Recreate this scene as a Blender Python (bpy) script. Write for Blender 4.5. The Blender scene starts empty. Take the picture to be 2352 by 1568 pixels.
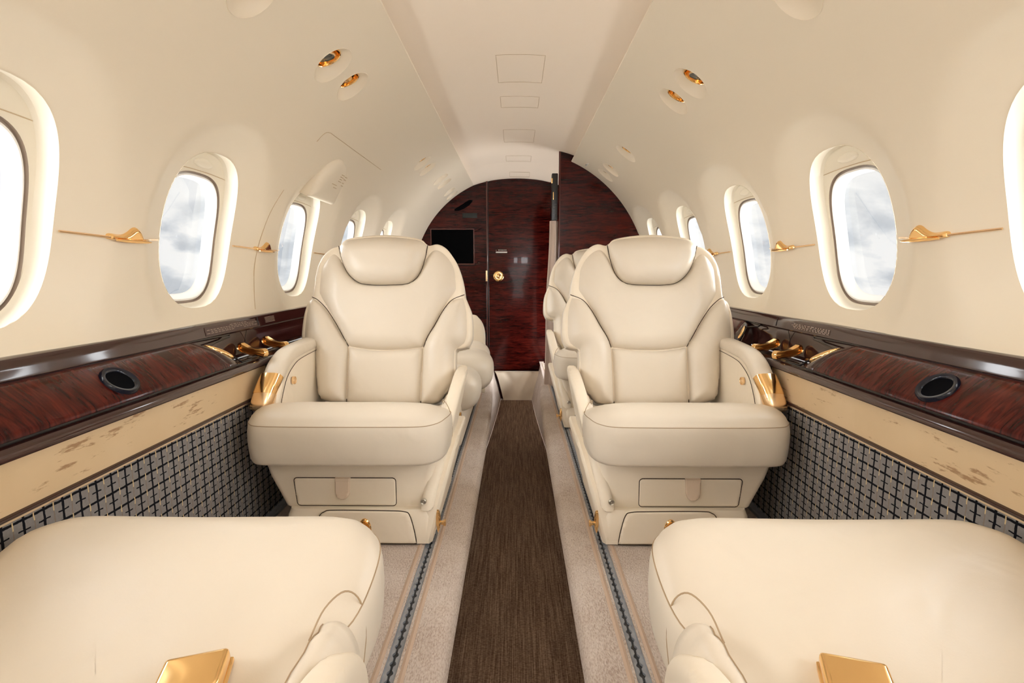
import bpy, bmesh, math, random
import numpy as np
from mathutils import Vector, Matrix, Euler

random.seed(7)
sc = bpy.context.scene
COL = sc.collection
PI = math.pi
CAMZ = 0.79            # camera height above the cabin floor
ZC = 0.69              # height of the fuselage circle centre
R0 = 0.88              # cabin lining radius

# ------------------------------------------------------------------ camera
cam_d = bpy.data.cameras.new('camera')
cam = bpy.data.objects.new('camera', cam_d)
COL.objects.link(cam)
cam_d.sensor_fit = 'HORIZONTAL'
cam_d.sensor_width = 36.0
cam_d.lens = 36.0 * 1200.0 / 2352.0
cam_d.clip_start = 0.02
cam.location = (0, 0, CAMZ)
cam.rotation_euler = (math.radians(90 - 7.782), 0, math.radians(0.473))
sc.camera = cam

# ------------------------------------------------------------------ view
vs = sc.view_settings
vs.view_transform = 'Standard'
vs.look = 'None'
vs.gamma = 1.0
vs.exposure = 0.12
vs.use_curve_mapping = False

# ------------------------------------------------------------------ node helpers
def new_mat(name):
    m = bpy.data.materials.new(name)
    m.use_nodes = True
    nt = m.node_tree
    bsdf = nt.nodes.get('Principled BSDF')
    return m, nt, bsdf

def lin(r, g, b):
    def f(c):
        c /= 255.0
        return c / 12.92 if c <= 0.04045 else ((c + 0.055) / 1.055) ** 2.4
    return (f(r), f(g), f(b), 1.0)

def mth(nt, op, a, b=None, c=None):
    n = nt.nodes.new('ShaderNodeMath')
    n.operation = op
    for i, v in enumerate((a, b, c)):
        if v is None:
            continue
        if isinstance(v, (int, float)):
            n.inputs[i].default_value = v
        else:
            nt.links.new(v, n.inputs[i])
    return n.outputs[0]

def mixc(nt, fac, a, b):
    n = nt.nodes.new('ShaderNodeMix')
    n.data_type = 'RGBA'
    for sock, v in ((n.inputs[0], fac), (n.inputs[6], a), (n.inputs[7], b)):
        if isinstance(v, (tuple, list, int, float)):
            sock.default_value = v
        else:
            nt.links.new(v, sock)
    return n.outputs[2]

def noise(nt, vec, scale, detail=3, rough=0.55, dist=0.0):
    n = nt.nodes.new('ShaderNodeTexNoise')
    n.inputs['Scale'].default_value = scale
    n.inputs['Detail'].default_value = detail
    n.inputs['Roughness'].default_value = rough
    n.inputs['Distortion'].default_value = dist
    if vec is not None:
        nt.links.new(vec, n.inputs['Vector'])
    return n.outputs['Fac']

def coords(nt, scale=(1, 1, 1), rot=(0, 0, 0), kind='Object'):
    t = nt.nodes.new('ShaderNodeTexCoord')
    m = nt.nodes.new('ShaderNodeMapping')
    m.inputs['Scale'].default_value = scale
    m.inputs['Rotation'].default_value = rot
    nt.links.new(t.outputs[kind], m.inputs['Vector'])
    return m.outputs[0]

def ramp(nt, fac, stops):
    n = nt.nodes.new('ShaderNodeValToRGB')
    el = n.color_ramp.elements
    while len(el) > 1:
        el.remove(el[0])
    el[0].position, el[0].color = stops[0]
    for p, c in stops[1:]:
        e = el.new(p)
        e.color = c
    nt.links.new(fac, n.inputs[0])
    return n.outputs['Color']

def bump(nt, bsdf, h, strength, dist=0.01):
    n = nt.nodes.new('ShaderNodeBump')
    n.inputs['Strength'].default_value = strength
    n.inputs['Distance'].default_value = dist
    nt.links.new(h, n.inputs['Height'])
    nt.links.new(n.outputs[0], bsdf.inputs['Normal'])

def simple(name, col, rough=0.5, metal=0.0, coat=0.0, spec=None):
    m, nt, b = new_mat(name)
    b.inputs['Base Color'].default_value = col
    b.inputs['Roughness'].default_value = rough
    b.inputs['Metallic'].default_value = metal
    b.inputs['Coat Weight'].default_value = coat
    b.inputs['Coat Roughness'].default_value = 0.05
    if spec is not None:
        b.inputs['Specular IOR Level'].default_value = spec
    return m

# ------------------------------------------------------------------ world: bright cloud deck seen from above
W = bpy.data.worlds.new('sky_and_clouds')
sc.world = W
W.use_nodes = True
wn = W.node_tree
bg = wn.nodes['Background']
tc = wn.nodes.new('ShaderNodeTexCoord')
sep = wn.nodes.new('ShaderNodeSeparateXYZ')
wn.links.new(tc.outputs['Generated'], sep.inputs[0])
mp = wn.nodes.new('ShaderNodeMapping')
mp.inputs['Scale'].default_value = (1.0, 1.0, 2.0)
mp.inputs['Location'].default_value = (3.1, 1.7, 0.4)
wn.links.new(tc.outputs['Generated'], mp.inputs['Vector'])
mp2 = wn.nodes.new('ShaderNodeVectorMath')
mp2.operation = 'ADD'
mp2.inputs[1].default_value = (0.0, 0.0, 0.055)
wn.links.new(mp.outputs[0], mp2.inputs[0])
cl = noise(wn, mp.outputs[0], 7.0, 5, 0.5, 0.3)
cl2 = noise(wn, mp2.outputs[0], 7.0, 5, 0.5, 0.3)
clm = mth(wn, 'ADD', mth(wn, 'MULTIPLY', mth(wn, 'SUBTRACT', cl, cl2), 1.5), 0.5)     # tops lit, undersides grey
ccol = ramp(wn, clm, [(0.0, lin(184, 191, 200)), (0.34, lin(204, 210, 217)), (0.46, lin(232, 235, 238)), (0.56, lin(252, 252, 251)), (1.0, lin(255, 255, 255))])
haze = mth(wn, 'MULTIPLY', mth(wn, 'SUBTRACT', sep.outputs[2], 0.06), 9.0)
hz = wn.nodes.new('ShaderNodeClamp')
wn.links.new(haze, hz.inputs[0])
skyc = mixc(wn, hz.outputs[0], ccol, lin(252, 252, 250))
wn.links.new(skyc, bg.inputs['Color'])
bg.inputs['Strength'].default_value = 0.93

# ------------------------------------------------------------------ lights
def area(name, loc, rot, sx, sy, power, col=(1, 0.93, 0.84), spread=PI):
    l = bpy.data.lights.new(name, 'AREA')
    l.shape = 'RECTANGLE'
    l.size, l.size_y = sx, sy
    l.energy = power
    l.color = col
    l.spread = spread
    o = bpy.data.objects.new(name, l)
    COL.objects.link(o)
    o.location = loc
    o.rotation_euler = rot
    return o

def sun(name, direction, e, ang, col=(1, 1, 1)):
    l = bpy.data.lights.new(name, 'SUN')
    l.energy = e
    l.angle = math.radians(ang)
    l.color = col
    o = bpy.data.objects.new(name, l)
    COL.objects.link(o)
    o.rotation_euler = Vector(direction).to_track_quat('-Z', 'Y').to_euler()
    return o

sun('daylight_left', (1, 0.10, 0.34), 23.0, 130, (0.97, 0.985, 1.0))      # light thrown up by the cloud deck
sun('daylight_right', (-1, 0.10, 0.34), 23.0, 130, (0.97, 0.985, 1.0))
sun('skylight_left', (1, 0.15, -0.55), 5.5, 70, (1.0, 0.99, 0.97))
sun('skylight_right', (-1, 0.15, -0.55), 5.5, 70, (1.0, 0.99, 0.97))
# added fill lamps overhead and low behind the camera, then daylight from the windscreen
area('added_overhead_fill', (0, 0.0, 1.56), (0, 0, 0), 0.5, 2.0, 0.8, (1, 0.98, 0.96))  # invented overhead fill, brightens the near cushions
area('added_rear_fill', (0.0, -1.5, 0.52), (math.radians(90), 0, 0), 1.2, 0.9, 9.6, (1, 0.99, 0.98))  # no door stands here; invented fill that lifts the seat bases and fronts
area('windscreen_daylight', (-0.12, -1.48, 1.17), (math.radians(90), 0, 0), 0.16, 0.15, 2, (0.95, 0.97, 1))
area('windscreen_daylight', (0.30, -1.48, 1.17), (math.radians(90), 0, 0), 0.30, 0.17, 4, (0.95, 0.97, 1))

# ------------------------------------------------------------------ materials
def leather(name, col, rough=0.36):
    m, nt, b = new_mat(name)
    v = coords(nt)
    n1 = noise(nt, v, 5, 3)
    c = mixc(nt, n1, col, tuple(x * 0.93 for x in col[:3]) + (1,))
    nt.links.new(c, b.inputs['Base Color'])
    b.inputs['Roughness'].default_value = rough
    b.inputs['Specular IOR Level'].default_value = 0.45
    h = mth(nt, 'ADD', mth(nt, 'MULTIPLY', noise(nt, v, 9, 2, 0.5, 0.6), 1.0), mth(nt, 'MULTIPLY', noise(nt, v, 320, 2), 0.02))
    bump(nt, b, h, 0.35, 0.012)
    return m

M = {}
M['leather'] = leather('cream_leather', lin(227, 215, 197))
M['leather_shade'] = leather('cream_vinyl_base', lin(244, 231, 210), 0.45)
M['seam'] = simple('seam_thread', lin(172, 148, 118), 0.7)
M['seam_dark'] = simple('dark_seam_gap', lin(58, 42, 28), 0.9)
M['lining'] = simple('cabin_lining', lin(231, 218, 196), 0.42, spec=0.4)
M['ceiling'] = simple('ceiling_lining', lin(249, 234, 215), 0.5, spec=0.4)
M['lining_line'] = simple('lining_joint', lin(196, 172, 138), 0.7)
M['shade'] = simple('window_shade_plastic', lin(232, 222, 202), 0.4)
M['gasket'] = simple('window_gasket', lin(176, 160, 146), 0.5)
M['white_plastic'] = simple('white_window_ring', lin(240, 238, 234), 0.4)
M['gold'] = simple('polished_gold', (0.97, 0.64, 0.29, 1), 0.12, 1.0)
M['gold_satin'] = simple('satin_gold', (0.93, 0.68, 0.42, 1), 0.24, 1.0)
M['gold_deep'] = simple('amber_gold', (0.78, 0.33, 0.07, 1), 0.25, 1.0)
M['black'] = simple('black_plastic', (0.008, 0.008, 0.01, 1), 0.25)
M['navy'] = simple('dark_cup_ring', (0.004, 0.006, 0.016, 1), 0.15, spec=0.4)
M['screen'] = simple('black_screen', (0.001, 0.001, 0.0015, 1), 0.4, spec=0.03)
M['matt_black'] = simple('matt_black', (0.002, 0.002, 0.003, 1), 0.8, spec=0.05)
M['lens'] = simple('grey_glass_lens', (0.05, 0.05, 0.045, 1), 0.1)
M['steel'] = simple('steel_bolt', (0.6, 0.58, 0.52, 1), 0.3, 1.0)
M['tab'] = simple('pale_latch_tab', lin(226, 206, 184), 0.4)
M['brown'] = simple('brown_lacquer', (0.040, 0.014, 0.012, 1), 0.10, coat=0.5)
M['red_edge'] = simple('red_lacquer_edge', (0.085, 0.012, 0.010, 1), 0.15, coat=0.5)
M['text'] = simple('placard_text', lin(165, 148, 135), 0.6)
M['placard'] = simple('placard_film', (0.075, 0.04, 0.034, 1), 0.35)
M['white_mark'] = simple('white_sign_bar', lin(205, 200, 195), 0.5)

def wood(name, scale, rot, c0, c1, c2):
    m, nt, b = new_mat(name)
    v = coords(nt, scale, rot)
    n1 = noise(nt, v, 1.0, 5, 0.6, 0.8)
    n2 = noise(nt, coords(nt, tuple(s * 0.22 for s in scale), rot), 1.0, 3, 0.5, 0.4)
    f = mth(nt, 'ADD', mth(nt, 'MULTIPLY', n1, 0.65), mth(nt, 'MULTIPLY', n2, 0.35))
    c = ramp(nt, f, [(0.38, c0), (0.50, c1), (0.62, c2)])
    nt.links.new(c, b.inputs['Base Color'])
    b.inputs['Roughness'].default_value = 0.16
    b.inputs['Coat Weight'].default_value = 0.15
    b.inputs['Specular IOR Level'].default_value = 0.16
    b.inputs['Coat Roughness'].default_value = 0.03
    return m
K0, K1, K2 = (0.006, 0.001, 0.001, 1), (0.060, 0.006, 0.004, 1), (0.16, 0.020, 0.012, 1)
M['burl'] = wood('quilted_mahogany', (16, 95, 16), (0, 0, 0.35), (.020, .003, .003, 1), (.058, .007, .005, 1), (.105, .013, .009, 1))
M['mahogany'] = wood('rippled_mahogany', (11, 11, 95), (0, 0.05, 0), (.009, .001, .001, 1), (0.036, 0.003, 0.002, 1), (0.078, 0.007, 0.004, 1))

def carpet_mat():
    m, nt, b = new_mat('pinkish_beige_carpet')
    v = coords(nt)
    big = noise(nt, v, 7, 3)
    rib = noise(nt, coords(nt, (320, 130, 320)), 1.0, 2)
    c = ramp(nt, mth(nt, 'ADD', mth(nt, 'MULTIPLY', big, 0.35), mth(nt, 'MULTIPLY', rib, 0.65)),
             [(0.34, lin(178, 159, 146)), (0.5, lin(204, 190, 179)), (0.66, lin(217, 205, 196))])
    nt.links.new(c, b.inputs['Base Color'])
    b.inputs['Roughness'].default_value = 0.95
    b.inputs['Specular IOR Level'].default_value = 0.1
    bump(nt, b, rib, 0.8, 0.004)
    return m
M['carpet'] = carpet_mat()
M['binding'] = simple('carpet_binding', lin(196, 172, 152), 0.9)

def runner_mat():
    m, nt, b = new_mat('brown_woven_runner')
    v1 = noise(nt, coords(nt, (420, 6, 1)), 1.0, 2)
    v2 = noise(nt, coords(nt, (150, 260, 1)), 1.0, 2)
    f = mth(nt, 'ADD', mth(nt, 'MULTIPLY', v1, 0.6), mth(nt, 'MULTIPLY', v2, 0.4))
    c = ramp(nt, f, [(0.35, lin(76, 58, 46)), (0.5, lin(122, 99, 82)), (0.66, lin(164, 140, 120))])
    nt.links.new(c, b.inputs['Base Color'])
    b.inputs['Roughness'].default_value = 0.85
    b.inputs['Specular IOR Level'].default_value = 0.2
    bump(nt, b, v2, 0.5, 0.003)
    return m
M['runner'] = runner_mat()

def plaid_mat():
    m, nt, b = new_mat('grey_plaid_fabric')
    t = nt.nodes.new('ShaderNodeTexCoord')
    s = nt.nodes.new('ShaderNodeSeparateXYZ')
    nt.links.new(t.outputs['Object'], s.inputs[0])
    wob = mth(nt, 'MULTIPLY', mth(nt, 'SUBTRACT', noise(nt, t.outputs['Object'], 60, 2), 0.5), 0.004)
    Yc = mth(nt, 'ADD', s.outputs[1], wob)
    Zc_ = mth(nt, 'ADD', s.outputs[2], wob)
    P = 0.037
    def band(c, off, w, per=P):
        f = mth(nt, 'FRACT', mth(nt, 'ADD', mth(nt, 'DIVIDE', c, per), off))
        return mth(nt, 'LESS_THAN', mth(nt, 'ABSOLUTE', mth(nt, 'SUBTRACT', f, 0.5)), w)
    vb = band(Yc, 0.0, 0.062)
    hb = band(Zc_, 0.0, 0.062)
    hd = mth(nt, 'MULTIPLY', band(Zc_, 0.5, 0.035), band(Yc, 0.0, 0.30))
    blk = mth(nt, 'MAXIMUM', mth(nt, 'MAXIMUM', vb, hb), hd)
    vt = band(Yc, 0.5, 0.032)
    cr = mth(nt, 'MULTIPLY', vt, band(Zc_, 0.1, 0.2))
    gcol = mixc(nt, noise(nt, coords(nt, (200, 200, 200)), 1.0, 2), lin(124, 120, 118), lin(142, 138, 135))
    c = mixc(nt, mth(nt, 'MULTIPLY', vt, 0.45), gcol, lin(130, 104, 78))
    c = mixc(nt, blk, c, (0.008, 0.008, 0.011, 1))
    c = mixc(nt, cr, c, lin(205, 182, 140))
    nt.links.new(c, b.inputs['Base Color'])
    b.inputs['Roughness'].default_value = 0.9
    b.inputs['Specular IOR Level'].default_value = 0.1
    return m
M['plaid'] = plaid_mat()

def scuff_mat():
    m, nt, b = new_mat('scuffed_beige_panel')
    v = coords(nt)
    big = noise(nt, v, 8, 3)
    st = noise(nt, coords(nt, (26, 11, 60)), 1.0, 6, 0.66)
    mask = noise(nt, coords(nt, (3.0, 3.0, 7.0)), 1.0, 2)
    f = mth(nt, 'ADD', st, mth(nt, 'MULTIPLY', mth(nt, 'SUBTRACT', mask, 0.5), 0.5))
    base = mixc(nt, big, lin(222, 196, 158), lin(206, 178, 138))
    k = ramp(nt, f, [(0.0, (0, 0, 0, 1)), (0.60, (0, 0, 0, 1)), (0.66, (1, 1, 1, 1))])
    c = mixc(nt, k, base, lin(164, 128, 92))
    nt.links.new(c, b.inputs['Base Color'])
    b.inputs['Roughness'].default_value = 0.5
    return m
M['scuff'] = scuff_mat()

def curtain_mat():
    m, nt, b = new_mat('pink_beige_curtain')
    n = noise(nt, coords(nt, (60, 60, 3)), 1.0, 2)
    nt.links.new(mixc(nt, n, lin(206, 186, 172), lin(176, 156, 142)), b.inputs['Base Color'])
    b.inputs['Roughness'].default_value = 0.9
    return m
M['curtain'] = curtain_mat()

def rail_mat():
    m, nt, b = new_mat('grey_track_metal')
    n = noise(nt, coords(nt, (50, 50, 50)), 1.0, 3)
    nt.links.new(mixc(nt, n, lin(128, 132, 140), lin(172, 176, 182)), b.inputs['Base Color'])
    b.inputs['Metallic'].default_value = 0.3
    b.inputs['Roughness'].default_value = 0.45
    return m
M['rail'] = rail_mat()
M['rail_dark'] = simple('track_channel', (0.05, 0.053, 0.06, 1), 0.6)

def pane_mat():
    m = bpy.data.materials.new('clear_window_pane')
    m.use_nodes = True
    nt = m.node_tree
    nt.nodes.clear()
    out = nt.nodes.new('ShaderNodeOutputMaterial')
    tr = nt.nodes.new('ShaderNodeBsdfTransparent')
    tr.inputs[0].default_value = (0.97, 0.98, 0.985, 1)
    gl = nt.nodes.new('ShaderNodeBsdfGlossy')
    gl.inputs['Roughness'].default_value = 0.02
    fr = nt.nodes.new('ShaderNodeFresnel')
    fr.inputs[0].default_value = 1.3
    mx = nt.nodes.new('ShaderNodeMixShader')
    nt.links.new(mth(nt, 'MULTIPLY', fr.outputs[0], 0.12), mx.inputs[0])
    nt.links.new(tr.outputs[0], mx.inputs[1])
    nt.links.new(gl.outputs[0], mx.inputs[2])
    nt.links.new(mx.outputs[0], out.inputs[0])
    return m
M['pane'] = pane_mat()

# ------------------------------------------------------------------ mesh helpers
class MB:
    """collects vertices and faces, then links them as ONE mesh object"""
    def __init__(self):
        self.v, self.f = [], []
    def add(self, verts, faces):
        o = len(self.v)
        self.v += [tuple(p) for p in verts]
        self.f += [tuple(i + o for i in q) for q in faces]
        return self
    def grid(self, rows, closed_u=False, closed_v=False):
        nr, nc = len(rows), len(rows[0])
        vs_ = [p for r in rows for p in r]
        fs = []
        for i in range(nr - (0 if closed_v else 1)):
            for j in range(nc - (0 if closed_u else 1)):
                a, b = i * nc + j, i * nc + (j + 1) % nc
                c, d_ = ((i + 1) % nr) * nc + (j + 1) % nc, ((i + 1) % nr) * nc + j
                fs.append((a, b, c, d_))
        return self.add(vs_, fs)
    def loft(self, rings, cap0=True, cap1=True):
        self.grid(rings, closed_u=True)
        n = len(rings[0])
        for cap, r in ((cap0, rings[0]), (cap1, rings[-1])):
            if cap:
                c = tuple(sum(p[k] for p in r) / n for k in range(3))
                fs = [(0, (i + 1) % n + 1, i + 1) for i in range(n)]
                if r is rings[-1]:
                    fs = [(0, i + 1, (i + 1) % n + 1) for i in range(n)]
                self.add([c] + list(r), fs)
        return self
    def box(self, x0, x1, y0, y1, z0, z1, bev=0.0, seg=3):
        bm = bmesh.new()
        bmesh.ops.create_cube(bm, size=1)
        for v in bm.verts:
            v.co = Vector((x0 + (v.co.x + .5) * (x1 - x0), y0 + (v.co.y + .5) * (y1 - y0), z0 + (v.co.z + .5) * (z1 - z0)))
        if bev > 0:
            bmesh.ops.bevel(bm, geom=bm.edges[:], offset=bev, segments=seg, affect='EDGES', profile=0.6)
        bm.verts.index_update()
        self.add([v.co[:] for v in bm.verts], [[v.index for v in f.verts] for f in bm.faces])
        bm.free()
        return self
    def tube(self, pts, r, n=8, closed=False):
        pts = [Vector(p) for p in pts]
        m = len(pts)
        rings = []
        up = None
        for i, p in enumerate(pts):
            a = pts[(i - 1) % m] if (closed or i > 0) else p
            b = pts[(i + 1) % m] if (closed or i < m - 1) else p
            t = (b - a)
            t = t.normalized() if t.length > 1e-9 else Vector((0, 0, 1))
            if up is None:
                up = Vector((0, 0, 1)) if abs(t.z) < .9 else Vector((1, 0, 0))
            s = t.cross(up)
            s = s.normalized() if s.length > 1e-6 else Vector((1, 0, 0))
            up = s.cross(t).normalized()
            rr = r[i] if isinstance(r, (list, tuple)) else r
            rings.append([tuple(p + s * (rr * math.cos(2 * PI * k / n)) + up * (rr * math.sin(2 * PI * k / n))) for k in range(n)])
        if closed:
            self.grid(rings, closed_u=True, closed_v=True)
        else:
            self.loft(rings)
        return self
    def xf(self, fn):
        self.v = [tuple(fn(Vector(p))) for p in self.v]
        return self
    def mesh(self, name, smooth=True, mirror=False, merge=1e-5, angle=35):
        me = bpy.data.meshes.new(name)
        vs_ = [(-x, y, z) for x, y, z in self.v] if mirror else self.v
        me.from_pydata(vs_, [], self.f)
        bm = bmesh.new()
        bm.from_mesh(me)
        bmesh.ops.remove_doubles(bm, verts=bm.verts[:], dist=merge)
        bmesh.ops.recalc_face_normals(bm, faces=bm.faces[:])
        if smooth:
            for f in bm.faces:
                f.smooth = True
            ca = math.radians(angle)
            for e in bm.edges:
                if len(e.link_faces) == 2 and e.calc_face_angle(0) > ca:
                    e.smooth = False
        bm.to_mesh(me)
        bm.free()
        return me
    def build(self, name, mat, parent=None, **kw):
        me = self.mesh(name, **kw)
        me.materials.append(mat)
        return link(name, me, parent)

def link(name, me, parent=None):
    o = bpy.data.objects.new(name, me)
    COL.objects.link(o)
    if parent is not None:
        o.parent = parent
    return o

def empty(name, loc=(0, 0, 0), rz=0.0):
    o = bpy.data.objects.new(name, None)
    COL.objects.link(o)
    o.location = loc
    o.rotation_euler = (0, 0, rz)
    o.empty_display_size = 0.05
    return o

def tag(o, label=None, cat=None, group=None, kind=None):
    if label: o['label'] = label
    if cat: o['category'] = cat
    if group: o['group'] = group
    if kind: o['kind'] = kind
    return o

def catmull(pts, closed=True, sub=5, corner=62):
    """smooth polyline that keeps sharp corners"""
    P = [np.array(p, float) for p in pts]
    n = len(P)
    def is_c(i):
        if not closed and (i == 0 or i == n - 1):
            return True
        a = P[i] - P[(i - 1) % n]
        b = P[(i + 1) % n] - P[i]
        ang = math.degrees(math.acos(max(-1, min(1, a.dot(b) / (np.linalg.norm(a) * np.linalg.norm(b) + 1e-12)))))
        return ang > corner
    C = [is_c(i) for i in range(n)]
    out = []
    for i in range(n if closed else n - 1):
        p1, p2 = P[i], P[(i + 1) % n]
        p0 = p1 * 2 - p2 if C[i] else P[(i - 1) % n]
        p3 = p2 * 2 - p1 if C[(i + 1) % n] else P[(i + 2) % n]
        for k in range(sub):
            t = k / sub
            out.append(tuple(0.5 * ((2 * p1) + (-p0 + p2) * t + (2 * p0 - 5 * p1 + 4 * p2 - p3) * t * t + (-p0 + 3 * p1 - 3 * p2 + p3) * t ** 3)))
    if not closed:
        out.append(tuple(P[-1]))
    return out

def poly_dist(P, poly):
    """distance to the outline, inside flag and nearest outline point for an (N,2) array"""
    A = np.array(poly)
    B = np.roll(A, -1, axis=0)
    best = np.full(len(P), 1e9)
    near = np.zeros_like(P)
    ins = np.zeros(len(P), bool)
    for a, b in zip(A, B):
        ab = b - a
        L = ab.dot(ab)
        if L < 1e-14:
            continue
        t = np.clip(((P - a) @ ab) / L, 0, 1)
        q = a + t[:, None] * ab
        d2 = ((P - q) ** 2).sum(1)
        m = d2 < best
        best[m] = d2[m]
        near[m] = q[m]
        if a[1] != b[1]:
            cr = ((a[1] > P[:, 1]) != (b[1] > P[:, 1])) & (P[:, 0] < (b[0] - a[0]) * (P[:, 1] - a[1]) / (b[1] - a[1]) + a[0])
            ins ^= cr
    return np.sqrt(best), ins, near

def pillow(poly, h, r, step=0.007, base=0.0, skirt=0.02, expo=0.5, back=None, extra=None):
    """padded panel over an outline in (u,v); returns verts (u,v,w) and faces.
    back=(h,r,thickness): closes the rear with a second padded face"""
    A = np.array(poly)
    u0, v0 = A.min(0) - step
    u1, v1 = A.max(0) + step
    nu, nv = int(math.ceil((u1 - u0) / step)) + 1, int(math.ceil((v1 - v0) / step)) + 1
    U, V = np.meshgrid(u0 + step * np.arange(nu), v0 + step * np.arange(nv))
    P = np.stack([U.ravel(), V.ravel()], 1)
    dist, ins, near = poly_dist(P, poly)
    # snap just-outside and just-inside points to the outline
    snap_in = ins & (dist < 0.30 * step)
    core = ins & ~snap_in
    cells = []
    for j in range(nv - 1):
        for i in range(nu - 1):
            q = (j * nu + i, j * nu + i + 1, (j + 1) * nu + i + 1, (j + 1) * nu + i)
            if any(core[k] for k in q):
                cells.append(q)
    Q = P.copy()
    edge = ~core
    Q[edge] = near[edge]
    d_ = np.where(edge, 0.0, dist)
    prof = np.where(d_ >= r, 1.0, (1 - (1 - np.clip(d_ / r, 0, 1)) ** 2) ** expo)
    Wt = base + h * prof
    if extra is not None:
        Wt = Wt + np.array([extra(a, b) for a, b in Q])
    used = sorted({k for q in cells for k in q})
    idx = {k: n for n, k in enumerate(used)}
    verts = [(Q[k, 0], Q[k, 1], Wt[k]) for k in used]
    faces = [tuple(idx[k] for k in q) for q in cells]
    # boundary edges -> skirt
    cnt = {}
    for f in faces:
        for a, b in zip(f, f[1:] + f[:1]):
            cnt[(a, b)] = 1
    bnd = [(a, b) for (a, b) in cnt if (b, a) not in cnt]
    n0 = len(verts)
    if back is None:
        mp_ = {}
        for a, b in bnd:
            for k in (a, b):
                if k not in mp_:
                    mp_[k] = len(verts)
                    x, y, w = verts[k]
                    verts.append((x, y, w - skirt))
            faces.append((b, a, mp_[a], mp_[b]))
    else:
        hb, rb, th = back
        prof2 = np.where(d_ >= rb, 1.0, (1 - (1 - np.clip(d_ / rb, 0, 1)) ** 2) ** expo)
        for k in used:
            verts.append((Q[k, 0], Q[k, 1], base - th - hb * prof2[k]))
        nfr = len(faces)
        for f in faces[:nfr]:
            faces.append(tuple(i + n0 for i in reversed(f)))
        for a, b in bnd:
            faces.append((b, a, a + n0, b + n0))
    return verts, faces

def rrect(cx, cy, hx, hy, r, n=6):
    out = []
    for sx, sy, a0 in ((1, 1, 0), (-1, 1, 90), (-1, -1, 180), (1, -1, 270)):
        for k in range(n + 1):
            a = math.radians(a0 + 90 * k / n)
            out.append((cx + sx * (hx - r) + r * math.cos(a), cy + sy * (hy - r) + r * math.sin(a)))
    return out

def sup(a, b, n, k, N):
    """superellipse point"""
    t = 2 * PI * k / N
    c, s = math.cos(t), math.sin(t)
    e = 2.0 / n
    return a * math.copysign(abs(c) ** e, c), b * math.copysign(abs(s) ** e, s)

def ellipse(cx, cy, a, b, N=28, rot=0.0):
    out = []
    for k in range(N):
        t = 2 * PI * k / N
        x, y = a * math.cos(t), b * math.sin(t)
        out.append((cx + x * math.cos(rot) - y * math.sin(rot), cy + x * math.sin(rot) + y * math.cos(rot)))
    return out

def on_wall(side, y, s, out=0.0):
    """point on the cabin lining: y along the cabin, s arc length above the fuselage centre line, out = outboard offset"""
    th = s / R0
    r = R0 + out
    return (side * r * math.cos(th), y, ZC + r * math.sin(th))

# ==================================================================== SETTING
WIN = {-1: [-0.42, 0.225, 0.866, 1.498, 2.164, 2.843, 3.47],
       1: [-0.415, 0.205, 0.820, 1.432, 2.055, 2.69, 3.30]}
SC = 0.203            # arc length of the opening centre
OA, OB, ON = 0.163, 0.210, 2.6
D0 = 0.040            # depth of the bell mouth at the opening
BELL = 0.115
S_LA, S_LB = 0.675, 0.910   # band of the wall that carries the lights
LIGHTS = [
    (-1, 1.19, 50.6, 1.0, False, 'reading light recess cut by the top edge of the photo, left wall'),
    (-1, 1.625, 52.2, 1.06, False, 'large gold reading light with grey lens on the upper left wall'),
    (-1, 1.804, 52.3, 1.0, True, 'gold air outlet just below the large reading light, upper left wall'),
    (-1, 3.06, 52.7, 1.0, False, 'upper one of the middle pair of gold lights, left wall'),
    (-1, 3.239, 52.7, 1.0, True, 'lower one of the middle pair of gold lights, left wall'),
    (-1, 3.67, 54.0, 1.0, False, 'upper one of the small gold pair between middle and last pairs, left wall'),
    (-1, 3.849, 54.0, 1.0, True, 'lower one of the small gold pair between middle and last pairs, left wall'),
    (-1, 4.20, 53.4, .9, False, 'upper light of the last pair in shade by the bulkhead, left wall'),
    (-1, 4.379, 53.2, .9, True, 'air outlet of the last pair in shade by the bulkhead, left wall'),
    (1, 1.17, 49.0, 1.0, False, 'reading light recess cut by the top edge of the photo, right wall'),
    (1, 1.754, 51.2, 1.04, False, 'gold reading light with dark lens on the upper right wall'),
    (1, 1.933, 51.2, 1.0, True, 'gold air outlet just below the reading light, upper right wall'),
    (1, 2.75, 51.0, 1.0, False, 'single small gold light halfway along the right wall'),
    (1, 3.18, 51.0, .95, False, 'upper one of the far pair of gold lights, right wall'),
    (1, 3.359, 51.0, .95, True, 'lower one of the far pair of gold lights, right wall')]
LR = 0.063
S_BOT, S_CELL, S_TOP = -0.064, 0.53, R0 * math.acos(0.36 / R0)

def open_e(side, y, s):
    """distance-like measure outside the nearest opening"""
    e = 9
    for c in WIN[side]:
        dx, dy = y - c, s - SC
        q = (abs(dx / OA) ** ON + abs(dy / OB) ** ON) ** (1 / ON)
        L = math.hypot(dx, dy)
        if q > 1e-6:
            e = min(e, L * (1 - 1 / q))
    return e

def bell(e, w=BELL):
    t = min(1.0, max(0.0, e / w))
    return D0 * ((1 - t) if t < .8 else 2.5 * (1 - t) ** 2 + .5 * (1 - t) * (1 - (1 - t) / .2))

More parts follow.
